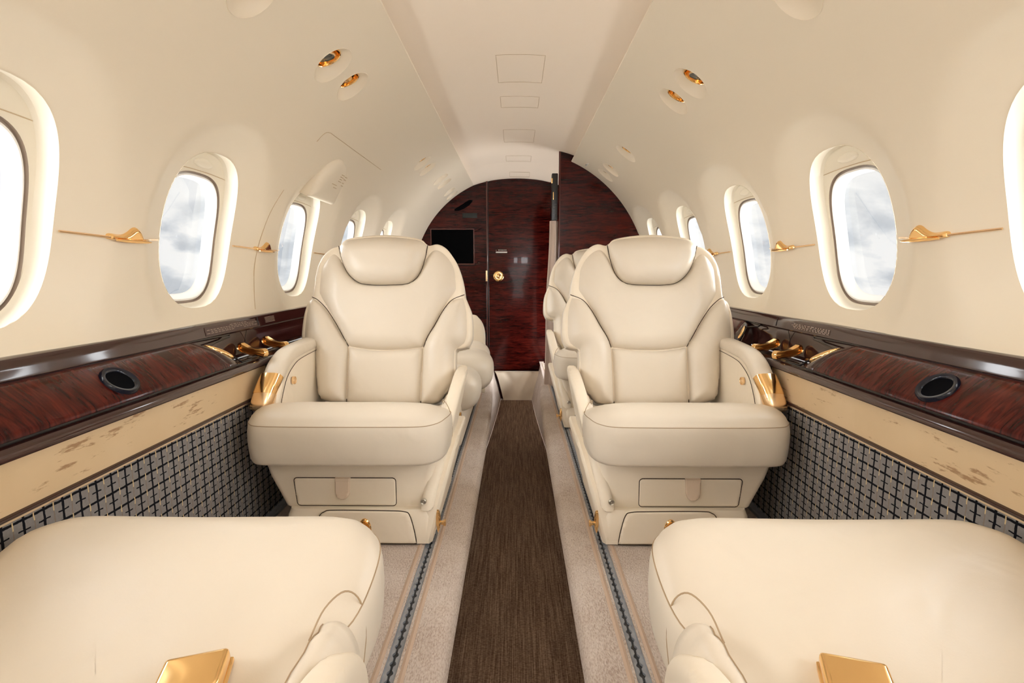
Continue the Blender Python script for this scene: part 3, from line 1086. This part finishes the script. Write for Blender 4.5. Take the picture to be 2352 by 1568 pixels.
# ---- thin gold rods with cast brackets between the windows
def wall_rod(side, ya, yb, yc, label, s=0.1705, bracket=True):
    o = Vector(on_wall(side, yc, s))
    root = empty('wall_rod', o)
    tag(root, label, 'wall rod', 'gold rods between the windows')
    P = []
    n = 28
    for k in range(n + 1):
        y = ya + (yb - ya) * k / n
        P.append(tuple(Vector(on_wall(side, y, s, bell(open_e(side, y, s)) - .0055)) - o))
    MB().tube(P, .0024, 8).build('rod', M['gold_satin'], root)
    if bracket:
        shp = [(-.052, .003), (-.046, .0075), (-.020, .0075), (-.004, .014), (.010, .024), (.022, .026), (.034, .018), (.044, .004), (.046, -.004), (.030, -.006), (.008, -.008), (-.02, -.006), (-.046, -.005), (-.052, -.002)]
        v, f = pillow(catmull(shp, True, 5), .011, .009, .003, skirt=.008)
        MB().add([tuple(Vector(on_wall(side, yc + x, s + y, -w)) - o) for x, y, w in v], f).build('bracket', M['gold'], root)
        MB().tube([tuple(Vector(on_wall(side, yc + x, s - .004, -.012)) - o) for x in (-.045, -.02, 0, .02, .05, .062)], [.002, .0035, .004, .004, .003, .001], 8).build('clamp', M['gold'], root)
gap = lambda side, i: (WIN[side][i] + OA + .006, WIN[side][i + 1] - OA - .030)
wall_rod(-1, *gap(-1, 2), 1.172, 'gold rod on the left wall with a large cast bracket, nearest the camera')
wall_rod(-1, *gap(-1, 3), 1.80, 'gold rod on the left wall crossing the hatch joint, second from the camera')
wall_rod(-1, *gap(-1, 4), 2.46, 'gold rod on the left wall behind the seat back, third from the camera')
wall_rod(1, *gap(1, 2), 1.125, 'gold rod on the right wall with a large cast bracket, nearest the camera')
wall_rod(1, *gap(1, 3), 1.72, 'gold rod on the right wall with a cast bracket, second from the camera')
wall_rod(1, *gap(1, 4), 2.345, 'small gold rod on the right wall beside the seat back, third from the camera')

# ---- gold reading lights and air outlets in blisters on the upper walls
def reading_light(side, y, deg, k, vent, label):
    s0 = R0 * math.radians(deg)
    o = Vector(on_wall(side, y, s0))
    root = empty('air_outlet' if vent else 'reading_light', o)
    tag(root, label, 'air outlet' if vent else 'reading light', 'gold lights and air outlets in recesses on the upper walls')
    N = 48
    def ring(r, dy, ds, out, tilt=0.0):
        return [tuple(Vector(on_wall(side, y + dy + r * math.cos(2 * PI * q / N), s0 + ds + r * math.sin(2 * PI * q / N), out + tilt * r * math.sin(2 * PI * q / N))) - o) for q in range(N)]
    R = LR * k
    T = -.15
    MB().grid([ring(R * 1.01, 0, 0, .0015), ring(R * 1.0, 0, 0, -.0012), ring(R * .975, 0, 0, -.0012), ring(R * .955, 0, 0, .002), ring(R * .8, 0, .001, .013 * k), ring(R * .62, 0, .002, .024 * k, T), ring(R * .57, 0, .003, .027 * k, T)], closed_u=True).build('recess', M['lining'], root)
    rr = [(.585, .026), (.58, .0225), (.555, .0205), (.53, .0215), (.51, .026), (.49, .040), (.40, .052), (.01, .054)]
    MB().grid([ring(R * f, 0, .003, w * k, T) for f, w in rr], closed_u=True).build('gold_bezel', M['gold'], root)
    if not vent:
        MB().loft([ring(R * .44, -.004, -.002 * k, .050 * k, -.5), ring(R * .43, -.006, -.004 * k, .030 * k, -.5), ring(R * .39, -.007, -.005 * k, .026 * k, -.5)], cap0=True, cap1=False).build('lamp_barrel', M['gold_satin'], root)
        MB().grid([ring(R * f, -.007, -.005 * k, w * k, -.5) for f, w in ((.39, .0265), (.34, .0275), (.2, .0255), (.01, .0245))], closed_u=True).build('lens', M['lens'], root)
    else:
        MB().loft([ring(R * .30, 0, .0, .050 * k, T), ring(R * .29, 0, .0, .028 * k, T), ring(R * .25, 0, 0, .024 * k, T), ring(R * .12, 0, 0, .026 * k, T)], cap0=False, cap1=True).build('nozzle', M['gold'], root)
        MB().tube(ring(R * .32, 0, 0, .036 * k, T), .003, 6, closed=True).build('nozzle_gap', M['black'], root)
for L_ in LIGHTS:
    reading_light(*L_)

# ==================================================================== SEATS
headrest = [(-0.164, 0.596), (-0.15, 0.545), (-0.123, 0.492), (-0.081, 0.457), (-0.032, 0.449), (0.032, 0.449), (0.099, 0.455), (0.135, 0.487), (0.154, 0.542), (0.164, 0.599), (0.139, 0.624), (0.073, 0.638), (-0.003, 0.643), (-0.073, 0.638), (-0.138, 0.626)]
upper = [(-0.164, 0.596), (-0.193, 0.59), (-0.224, 0.562), (-0.245, 0.503), (-0.252, 0.404), (-0.23, 0.393), (-0.196, 0.36), (-0.162, 0.311), (-0.135, 0.266), (-0.109, 0.223), (-0.054, 0.214), (0.009, 0.209), (0.088, 0.212), (0.159, 0.22), (0.173, 0.259), (0.196, 0.299), (0.226, 0.355), (0.257, 0.393), (0.302, 0.413), (0.291, 0.478), (0.271, 0.537), (0.237, 0.587), (0.201, 0.607), (0.164, 0.599), (0.154, 0.542), (0.135, 0.487), (0.099, 0.455), (0.032, 0.449), (-0.032, 0.449), (-0.081, 0.457), (-0.123, 0.492), (-0.15, 0.545)]
bol_l = [(-0.252, 0.404), (-0.23, 0.393), (-0.196, 0.36), (-0.162, 0.311), (-0.135, 0.266), (-0.109, 0.223), (-0.108, 0.14), (-0.107, 0.021), (-0.154, 0.023), (-0.201, 0.038), (-0.217, 0.093), (-0.226, 0.163), (-0.232, 0.209), (-0.275, 0.223), (-0.284, 0.266), (-0.28, 0.339), (-0.267, 0.388)]
bol_r = [(0.302, 0.413), (0.257, 0.393), (0.226, 0.355), (0.196, 0.299), (0.173, 0.259), (0.159, 0.22), (0.156, 0.14), (0.154, 0.016), (0.211, 0.024), (0.241, 0.062), (0.271, 0.109), (0.273, 0.172), (0.274, 0.213), (0.316, 0.224), (0.331, 0.267), (0.327, 0.347), (0.313, 0.388)]
lumbar = [(-0.109, 0.223), (-0.054, 0.214), (0.009, 0.209), (0.088, 0.212), (0.159, 0.22), (0.156, 0.14), (0.154, 0.016), (0.095, 0.008), (0.025, 0.011), (-0.045, 0.015), (-0.107, 0.021), (-0.108, 0.14)]
shell = [(-0.164, 0.598), (-0.193, 0.588), (-0.222, 0.560), (-0.243, 0.503), (-0.25, 0.404), (-0.266, 0.386), (-0.278, 0.339), (-0.282, 0.266), (-0.273, 0.226), (-0.230, 0.211), (-0.224, 0.163), (-0.215, 0.093), (-0.19, 0.04), (0.0, 0.02), (.20, .03), (.268, .109), (.271, .172), (.272, .215), (.314, .227), (.329, .267), (.325, .347), (.311, .388), (.300, .413), (.289, .478), (.269, .535), (.235, .585), (.199, .605), (.164, .599), (.139, .622), (.073, .636), (-.003, .641), (-.073, .636), (-.138, .624)]

def cushion_outline():
    # front is -y; the aisle side is +x, drawn in behind the front nose
    return catmull([(-.272, -.20), (-.270, -.262), (-.254, -.300), (-.218, -.325), (-.12, -.331), (.0, -.332), (.12, -.331), (.225, -.326), (.264, -.302), (.284, -.258),
                    (.291, -.19), (.286, -.115), (.258, -.055), (.240, .03), (.230, .16), (.20, .20), (0, .205), (-.22, .20), (-.262, .17), (-.272, .10), (-.274, -.05)], True, 5, corner=89)

PARTS = {}
def seat_parts(mirror):
    """meshes of every part of a seat; the aisle is on +x (mirrored: -x)"""
    if mirror in PARTS:
        return PARTS[mirror]
    L = []
    def add(name, mb, mat, grp='base', parent=None, angle=35):
        me = mb.mesh(name, mirror=mirror, angle=angle)
        me.materials.append(M[mat])
        L.append((name, me, grp, parent))
    # --- lower pedestal with its drawer
    mb = MB()
    def sec(z, x0, x1, y0, y1, r=.02):
        return [(x, y, z) for x, y in rrect((x0 + x1) / 2, (y0 + y1) / 2, (x1 - x0) / 2, (y1 - y0) / 2, r, 5)]
    mb.loft([sec(.004, -.172, .246, -.280, .20), sec(.02, -.175, .248, -.283, .20), sec(.085, -.174, .243, -.279, .2), sec(.104, -.168, .236, -.270, .2)])
    add('pedestal', mb, 'leather_shade')
    # --- flared aisle-side base panel
    poly = catmull([(-.283, .006), (-.278, .06), (-.262, .12), (-.235, .165), (-.14, .235), (-.02, .25), (.20, .25), (.21, .006)], True, 4, corner=50)
    v, f = pillow(poly, .010, .02, .012, skirt=.02, back=(.004, .015, .035))
    add('side_base_panel', MB().add([(.238 + w + .25 * max(0, z - .02), y, z) for y, z, w in v], f), 'leather_shade')
    # --- upper base, widening towards the cushion
    mb = MB()
    mb.loft([sec(.090, -.165, .198, -.225, .17, .02), sec(.094, -.178, .210, -.243, .18, .02), sec(.104, -.189, .220, -.250, .18, .02), sec(.135, -.203, .230, -.250, .19, .02), sec(.19, -.232, .246, -.246, .2, .02), sec(.268, -.262, .262, -.238, .2, .02)])
    add('seat_base', mb, 'leather_shade')
    slab = lambda poly, y, h, r, st=.006, sk=.012: MB().add([(x, y - w, z) for x, z, w in pillow(poly, h, r, st, skirt=sk)[0]], pillow(poly, h, r, st, skirt=sk)[1])
    d1 = rrect(-.008, .148, .147, .0425, .010)
    d1 = [(x + (z - .148) * -.10 * (1 if x < 0 else .0), z) for x, z in d1]
    add('upper_drawer', slab(d1, -.2495, .0045, .006), 'leather_shade')
    mb = MB().tube([(x, -.2495, z) for x, z in d1], .0014, 6, closed=True)
    add('drawer_gap', mb, 'seam_dark', 'base', 'upper_drawer')
    tb = [(-.036, .192), (.008, .192), (.006, .150)] + [(-.015 + .020 * math.cos(a), .150 + .021 * math.sin(a)) for a in [-PI * k / 10 for k in range(1, 10)]] + [(-.035, .150)]
    mb = MB()
    v, f = pillow(tb, .004, .004, .004, skirt=.008)
    mb.add([(x, -.2575 - w - .10 * max(0, .188 - z) ** 1.0 * .9, z) for x, z, w in v], f)
    mb.box(-.034, .006, -.262, -.2575, .183, .1925, .001)
    add('latch_tab', mb, 'tab', 'base', 'upper_drawer')
    d2 = catmull([(-.086, .006), (-.084, .05), (-.076, .088), (-.060, .103), (-.03, .1075), (.12, .1065), (.168, .104), (.184, .094), (.196, .05), (.203, .006)], True, 4, corner=55)
    add('lower_drawer', slab(d2, -.2835, .006, .010), 'leather_shade')
    add('lower_drawer_gap', MB().tube([(x, -.2842, z) for x, z in d2], .0014, 6, closed=True), 'seam_dark', 'base', 'lower_drawer')
    el = ellipse(.056, .052, .0185, .034, 30)
    add('gold_latch', slab(el, -.2895, .004, .004, .003), 'gold', 'base', 'lower_drawer')
    add('latch_plate', slab(ellipse(.056, .053, .0150, .028, 24), -.2925, .003, .008, .003, .004), 'gold_deep', 'base', 'lower_drawer')
    # --- cushion
    oc = cushion_outline()
    cx, cy = -.01, -.04
    def ringc(inset, z, tilt=1.0):
        out = []
        for x, y in oc:
            dx, dy = x - cx, y - cy
            Lr = math.hypot(dx, dy)
            f_ = max(0.0, (Lr - inset) / Lr)
            X, Y_ = cx + dx * f_, cy + dy * f_
            zz = z
            if z > .34:
                zz = z - tilt * .26 * max(0, Y_ + .24) * min(1, (z - .34) / .06)
            out.append((X, Y_, zz))
        return out
    rings = [ringc(.04, .252), ringc(.014, .253), ringc(.005, .256), ringc(.001, .264), ringc(-.002, .285), ringc(-.004, .315), ringc(-.003, .345), ringc(.0, .364), ringc(.0025, .370), ringc(.0045, .372), ringc(.010, .382), ringc(.020, .392), ringc(.040, .402), ringc(.07, .409), ringc(.11, .413), ringc(.17, .415), ringc(.22, .415)]
    mb = MB().loft(rings)
    add('seat_cushion', mb, 'leather', angle=50)
    add('cushion_piping', MB().tube(ringc(.0012, .3675), .0011, 6, closed=True), 'seam', 'base', 'seat_cushion')
    add('nose_seam', MB().tube(catmull([(.252, -.060, .368), (.258, -.095, .3835), (.272, -.128, .3845), (.2862, -.142, .362), (.2925, -.140, .32), (.290, -.132, .278)], False, 5), .0012, 6), 'seam', 'base', 'seat_cushion')
    # small soft gusset between cushion and aisle arm
    gp = catmull([(.268, -.135, .295), (.270, -.11, .315), (.270, -.07, .327), (.266, .0, .325), (.260, .08, .312), (.252, .14, .298), (.248, .17, .290)], False, 5)
    gr = []
    for i, (x, y, z) in enumerate(gp):
        e = min(1, .25 + i / 7.0) * min(1, .35 + (len(gp) - 1 - i) / 4.0)
        w = .0022 * math.sin(i * 1.9) * math.exp(-((i - 9) / 5.0) ** 2)
        gr.append([(x + (.024 + w * .5) * e * math.cos(2 * PI * k / 28), y + .012 * math.sin(2 * PI * k / 28), z + (.052 + w) * e * math.sin(2 * PI * k / 28)) for k in range(28)])
    add('side_gusset', MB().loft(gr), 'leather', angle=60)
    add('gusset_seam', MB().tube([(r_[9][0] - .0012, r_[9][1], r_[9][2] + .0005) for r_ in gr[7:]], .0009, 6), 'seam', 'base', 'side_gusset')
    # --- wall-side arm: leather panel, rounded pad, gold ashtray cap, button
    arm = catmull([(-.20, .300), (-.195, .38), (-.172, .440), (-.135, .490), (-.085, .520), (-.03, .533), (.22, .540), (.24, .30)], True, 5, corner=50)
    v, f = pillow(arm, .006, .012, .010, skirt=.02, back=(.006, .012, .034))
    add('wall_arm', MB().add([(-.221 + w * 1.0 - .004, y, z) for y, z, w in v], f), 'leather_shade')
    pad = [(-.205, .392), (-.198, .41), (-.178, .450), (-.14, .497), (-.085, .526), (-.03, .538), (.10, .545), (.20, .545)]
    mb = MB()
    rows = []
    path = catmull(pad, False, 5)
    for i, (y, z) in enumerate(path):
        a = path[max(0, i - 1)]
        b = path[min(len(path) - 1, i + 1)]
        t = Vector((b[0] - a[0], b[1] - a[1])).normalized()
        n = Vector((-t.y, t.x))
        ring = []
        for k in range(20):
            q = 2 * PI * k / 20
            X, W_ = .030 * math.copysign(abs(math.cos(q)) ** .6, math.cos(q)), .020 * math.copysign(abs(math.sin(q)) ** .6, math.sin(q))
            p = Vector((y, z)) + n * (W_ - .012)
            ring.append((-.244 + X - .020 * max(0, min(1.2, (.485 - z) / .095)), p.x, p.y))
        rows.append(ring)
    add('arm_pad', MB().loft(rows), 'leather', parent='wall_arm', angle=50)
    add('arm_pad_seam', MB().tube([(-.2145, y + .012, z - .034) for y, z in path[4:]], .0010, 6), 'seam_dark', 'base', 'wall_arm')
    cap = []
    cp = catmull([(-.212, .385), (-.213, .398), (-.204, .425), (-.190, .450), (-.168, .480)], False, 5)
    for i, (y, z) in enumerate(cp):
        a = cp[max(0, i - 1)]
        b = cp[min(len(cp) - 1, i + 1)]
        t = Vector((b[0] - a[0], b[1] - a[1])).normalized()
        n = Vector((-t.y, t.x))
        ring = []
        sc_ = 1.0 if i > 2 else (.72 + .14 * i)
        for k in range(20):
            q = 2 * PI * k / 20
            X, W_ = .0315 * sc_ * math.copysign(abs(math.cos(q)) ** .7, math.cos(q)), .024 * math.copysign(abs(math.sin(q)) ** .7, math.sin(q))
            p = Vector((y, z)) + n * (W_ - .012)
            ring.append((-.244 + X - .020 * max(0, min(1.2, (.485 - z) / .095)), p.x, p.y))
        cap.append(ring)
    k_ = len(cap) * 6 // 10
    add('gold_arm_cap', MB().loft(cap[:k_]), 'gold_satin', 'base', 'wall_arm')
    add('gold_arm_band', MB().loft([[(x - .0004, y - .0018, z + .0010) for x, y, z in r] for r in cap[k_ - 1:]]), 'gold', 'base', 'wall_arm')
    MBc = MB().loft([[(-.2115 - w, -.085 + r * math.cos(2 * PI * q / 24), .445 + r * math.sin(2 * PI * q / 24)) for q in range(24)] for r, w in ((.0125, .004), (.0125, -.002), (.0105, -.003), (.009, -.0005), (.0075, -.0005), (.0065, -.0025), (.001, -.003))])
    add('arm_button', MBc, 'gold_satin', 'base', 'wall_arm')
    # --- aisle-side arm
    ia = catmull([(-.262, .105), (-.235, .10), (-.215, .15), (-.16, .18), (-.02, .20), (.13, .20), (.135, .43), (.115, .450), (.07, .452), (.02, .440), (-.05, .405), (-.11, .355), (-.155, .30), (-.20, .22), (-.245, .145)], True, 5, corner=60)
    v, f = pillow(ia, .013, .020, .0065, skirt=.02, back=(.013, .020, .016))
    shx = lambda z: .270 + .20 * (z - .30)
    shy = lambda z: -.022 * max(0, min(1, (.34 - z) / .16))
    add('aisle_arm', MB().add([(shx(z) + w + .008, y + shy(z), z) for y, z, w in v], f), 'leather_shade', 'arm')
    bolt = MB().loft([[(shx(.135) - .012 + r * math.cos(2 * PI * q / 20), -.284 - w, .135 + r * math.sin(2 * PI * q / 20)) for q in range(20)] for r, w in ((.0085, -.004), (.0085, .003), (.007, .005), (.005, .004), (.0045, .002), (.0035, .004), (.0005, .0045))])
    add('arm_bolt', bolt, 'steel', 'arm', 'aisle_arm')
    # --- gold recline lever
    v, f = pillow(catmull([(.258, .110), (.266, .095), (.270, .07), (.268, .045), (.263, .030), (.259, .045), (.256, .075)], True, 4), .005, .004, .0025, skirt=.006)
    lv = MB().add([(x, -.262 - w + (.10 - z) * -.10, z) for x, z, w in v], f)
    lv.box(.266, .284, -.272, -.262, .058, .067, .002)
    lv.box(.279, .286, -.274, -.260, .055, .070, .002)
    add('recline_lever', lv, 'gold', 'base')
    # --- back
    def padp(name, poly, h, r, base, ex=None, mat='leather'):
        pl = catmull(poly, True, 5, corner=48)
        v, f = pillow(pl, h, r, .0075, base=base, skirt=.03, extra=ex)
        add(name, MB().add([(x, -w, y) for x, y, w in v], f), mat, 'back', angle=75)
    edge = lambda u, v: -.9 * max(0, abs(u - .02) - .20) ** 2 * 4
    padp('headrest', headrest, .050, .060, .022, lambda u, v: .012 * (1 - ((u) / .16) ** 2) - 2.2 * max(0, v - .56) ** 1.5)
    padp('upper_pad', upper, .036, .055, .018, lambda u, v: -1.6 * max(0, abs(u - .022) - .17) ** 1.6 * 1.0 - 1.5 * max(0, v - .50) ** 1.6)
    padp('side_bolster', bol_l, .052, .06, .012, lambda u, v: -1.3 * max(0, -u - .20) ** 1.5)
    padp('side_bolster', bol_r, .052, .06, .012, lambda u, v: -1.3 * max(0, u - .235) ** 1.5)
    padp('lumbar_pad', lumbar, .030, .045, .016)
    v, f = pillow(catmull(shell, True, 4, corner=70), .006, .02, .010, base=.016, back=(.030, .06, .070))
    add('back_shell', MB().add([(x, -w, y) for x, y, w in v], f), 'leather_shade', 'back', angle=75)
    sm = MB()
    sm.tube([(x, -.0235, y) for x, y in catmull(headrest[:10], False, 5)], .0015, 6)
    sm.tube([(x, -.0195, y) for x, y in catmull(lumbar, True, 5, corner=48)], .0015, 6, closed=True)
    for pl, e in ((bol_l, 6), (bol_r, 6)):
        sm.tube([(x, -.0215, y) for x, y in catmull(pl[:e], False, 5)], .0015, 6)
    add('back_seam', sm, 'seam_dark', 'back')
    PARTS[mirror] = L
    return L

HINGE = Vector((0, .10, .30))
def seat(loc, rz, mirror, recline, label, group, arm_shift=None, skip=()):
    root = empty('passenger_seat', loc, rz)
    tag(root, label, 'seat', group)
    made = {}
    for name, me, grp, par in seat_parts(mirror):
        if name in skip:
            continue
        o = link(name, me, root)
        if grp == 'back':
            o.location = HINGE
            o.rotation_euler = (-math.radians(recline), 0, 0)
        if arm_shift and name in arm_shift:
            o.location = arm_shift[name]
        if par:
            o.parent = made[par]
        made[name] = o
    return root
GS = 'cream leather cabin seats'
seat((-.490, 1.70, 0), 0, False, 16.7, 'cream leather seat left of the aisle facing the camera, next to the left wall', GS)
seat((.497, 1.70, 0), 0, True, 16.7, 'cream leather seat right of the aisle facing the camera, in front of another seat', GS)
seat((.488, 2.83, 0), 0, True, 16.7, 'cream leather seat mostly hidden behind the right front seat', GS)
NEAR = {'aisle_arm': (0, .0, -.045), 'wall_arm': (-.02, .12, -.06), 'side_base_panel': (.045, 0, 0), 'recline_lever': (.045, .10, 0)}
NEAR_R = dict(NEAR, wall_arm=(.02, .12, -.06), side_base_panel=(-.045, 0, 0), recline_lever=(-.045, .10, 0))
nl = seat((-.490, .487, 0), PI, True, 50, 'reclined cream leather seat at the bottom left corner, only its cushion in view', GS, NEAR)
nr = seat((.490, .487, 0), PI, False, 52, 'reclined cream leather seat at the bottom right corner, only its cushion in view', GS, NEAR_R)

def buckle(parent, x, y, z, rz, tilt):
    b = MB().box(-.032, .032, -.024, .024, -.010, .010, .006, 4)
    b.box(-.034, .034, -.026, .026, -.0125, -.006, .003, 2)
    o = b.build('belt_buckle', M['gold'], parent, angle=40)
    o.location = (x, y, z)
    o.rotation_euler = (tilt, .05, rz)
buckle(nl, -.150, -.006, .366, .25, -.12)
buckle(nr, .135, -.006, .366, -.35, -.12)

# ==================================================================== DIVAN on the left behind the front seat
dv = empty('divan', (-.48, 2.75, 0))
tag(dv, 'puffy cream leather divan along the left wall behind the front left seat', 'divan')
rel = lambda x, y, z: (x + .48, y - 2.75, z)
mb = MB().box(-.28, .235, -.50, .55, .004, .20, .02)
mb.build('divan_base', M['leather_shade'], dv)
def roll(y0, y1, zc, h, xin, name='divan_cushion'):
    rows = []
    n = 18
    for i in range(n + 1):
        t = i / n
        y = y0 + (y1 - y0) * t
        e = (1 - abs(2 * t - 1) ** 3.0) ** .5
        f_ = .55 + .45 * e
        ring = []
        for k in range(40):
            a = 2 * PI * k / 40
            cx, w = (xin - .74) / 2, (xin + .74) / 2
            X = cx + w * f_ ** .5 * math.copysign(abs(math.cos(a)) ** .45, math.cos(a))
            Z = zc + h * f_ * math.copysign(abs(math.sin(a)) ** .75, math.sin(a))
            ring.append(rel(X, y, Z))
        rows.append(ring)
    MB().loft(rows).build(name, M['leather'], dv, angle=60)
roll(2.26, 2.56, .240, .105, -.165)
roll(2.55, 2.90, .268, .112, -.120)
roll(2.89, 3.20, .275, .105, -.155)
v, f = pillow(catmull([(-.74, .02), (-.74, .50), (-.60, .515), (-.30, .515), (-.235, .49), (-.20, .42), (-.195, .30), (-.20, .02)], True, 6, corner=70), .01, .02, .012, back=(.01, .02, .05))
MB().add([rel(x, 3.23 - w, z) for x, z, w in v], f).build('end_panel', M['leather_shade'], dv)
mb = MB().box(-.765, -.66, 2.28, 3.20, .36, .50, .04)
mb.xf(lambda p: rel(*p)).build('divan_backrest', M['leather'], dv)
MB().box(.236, .245, -.58, -.565, .150, .185, .002).xf(lambda p: p).build('gold_pull', M['gold'], dv)

bpy.context.view_layer.update()
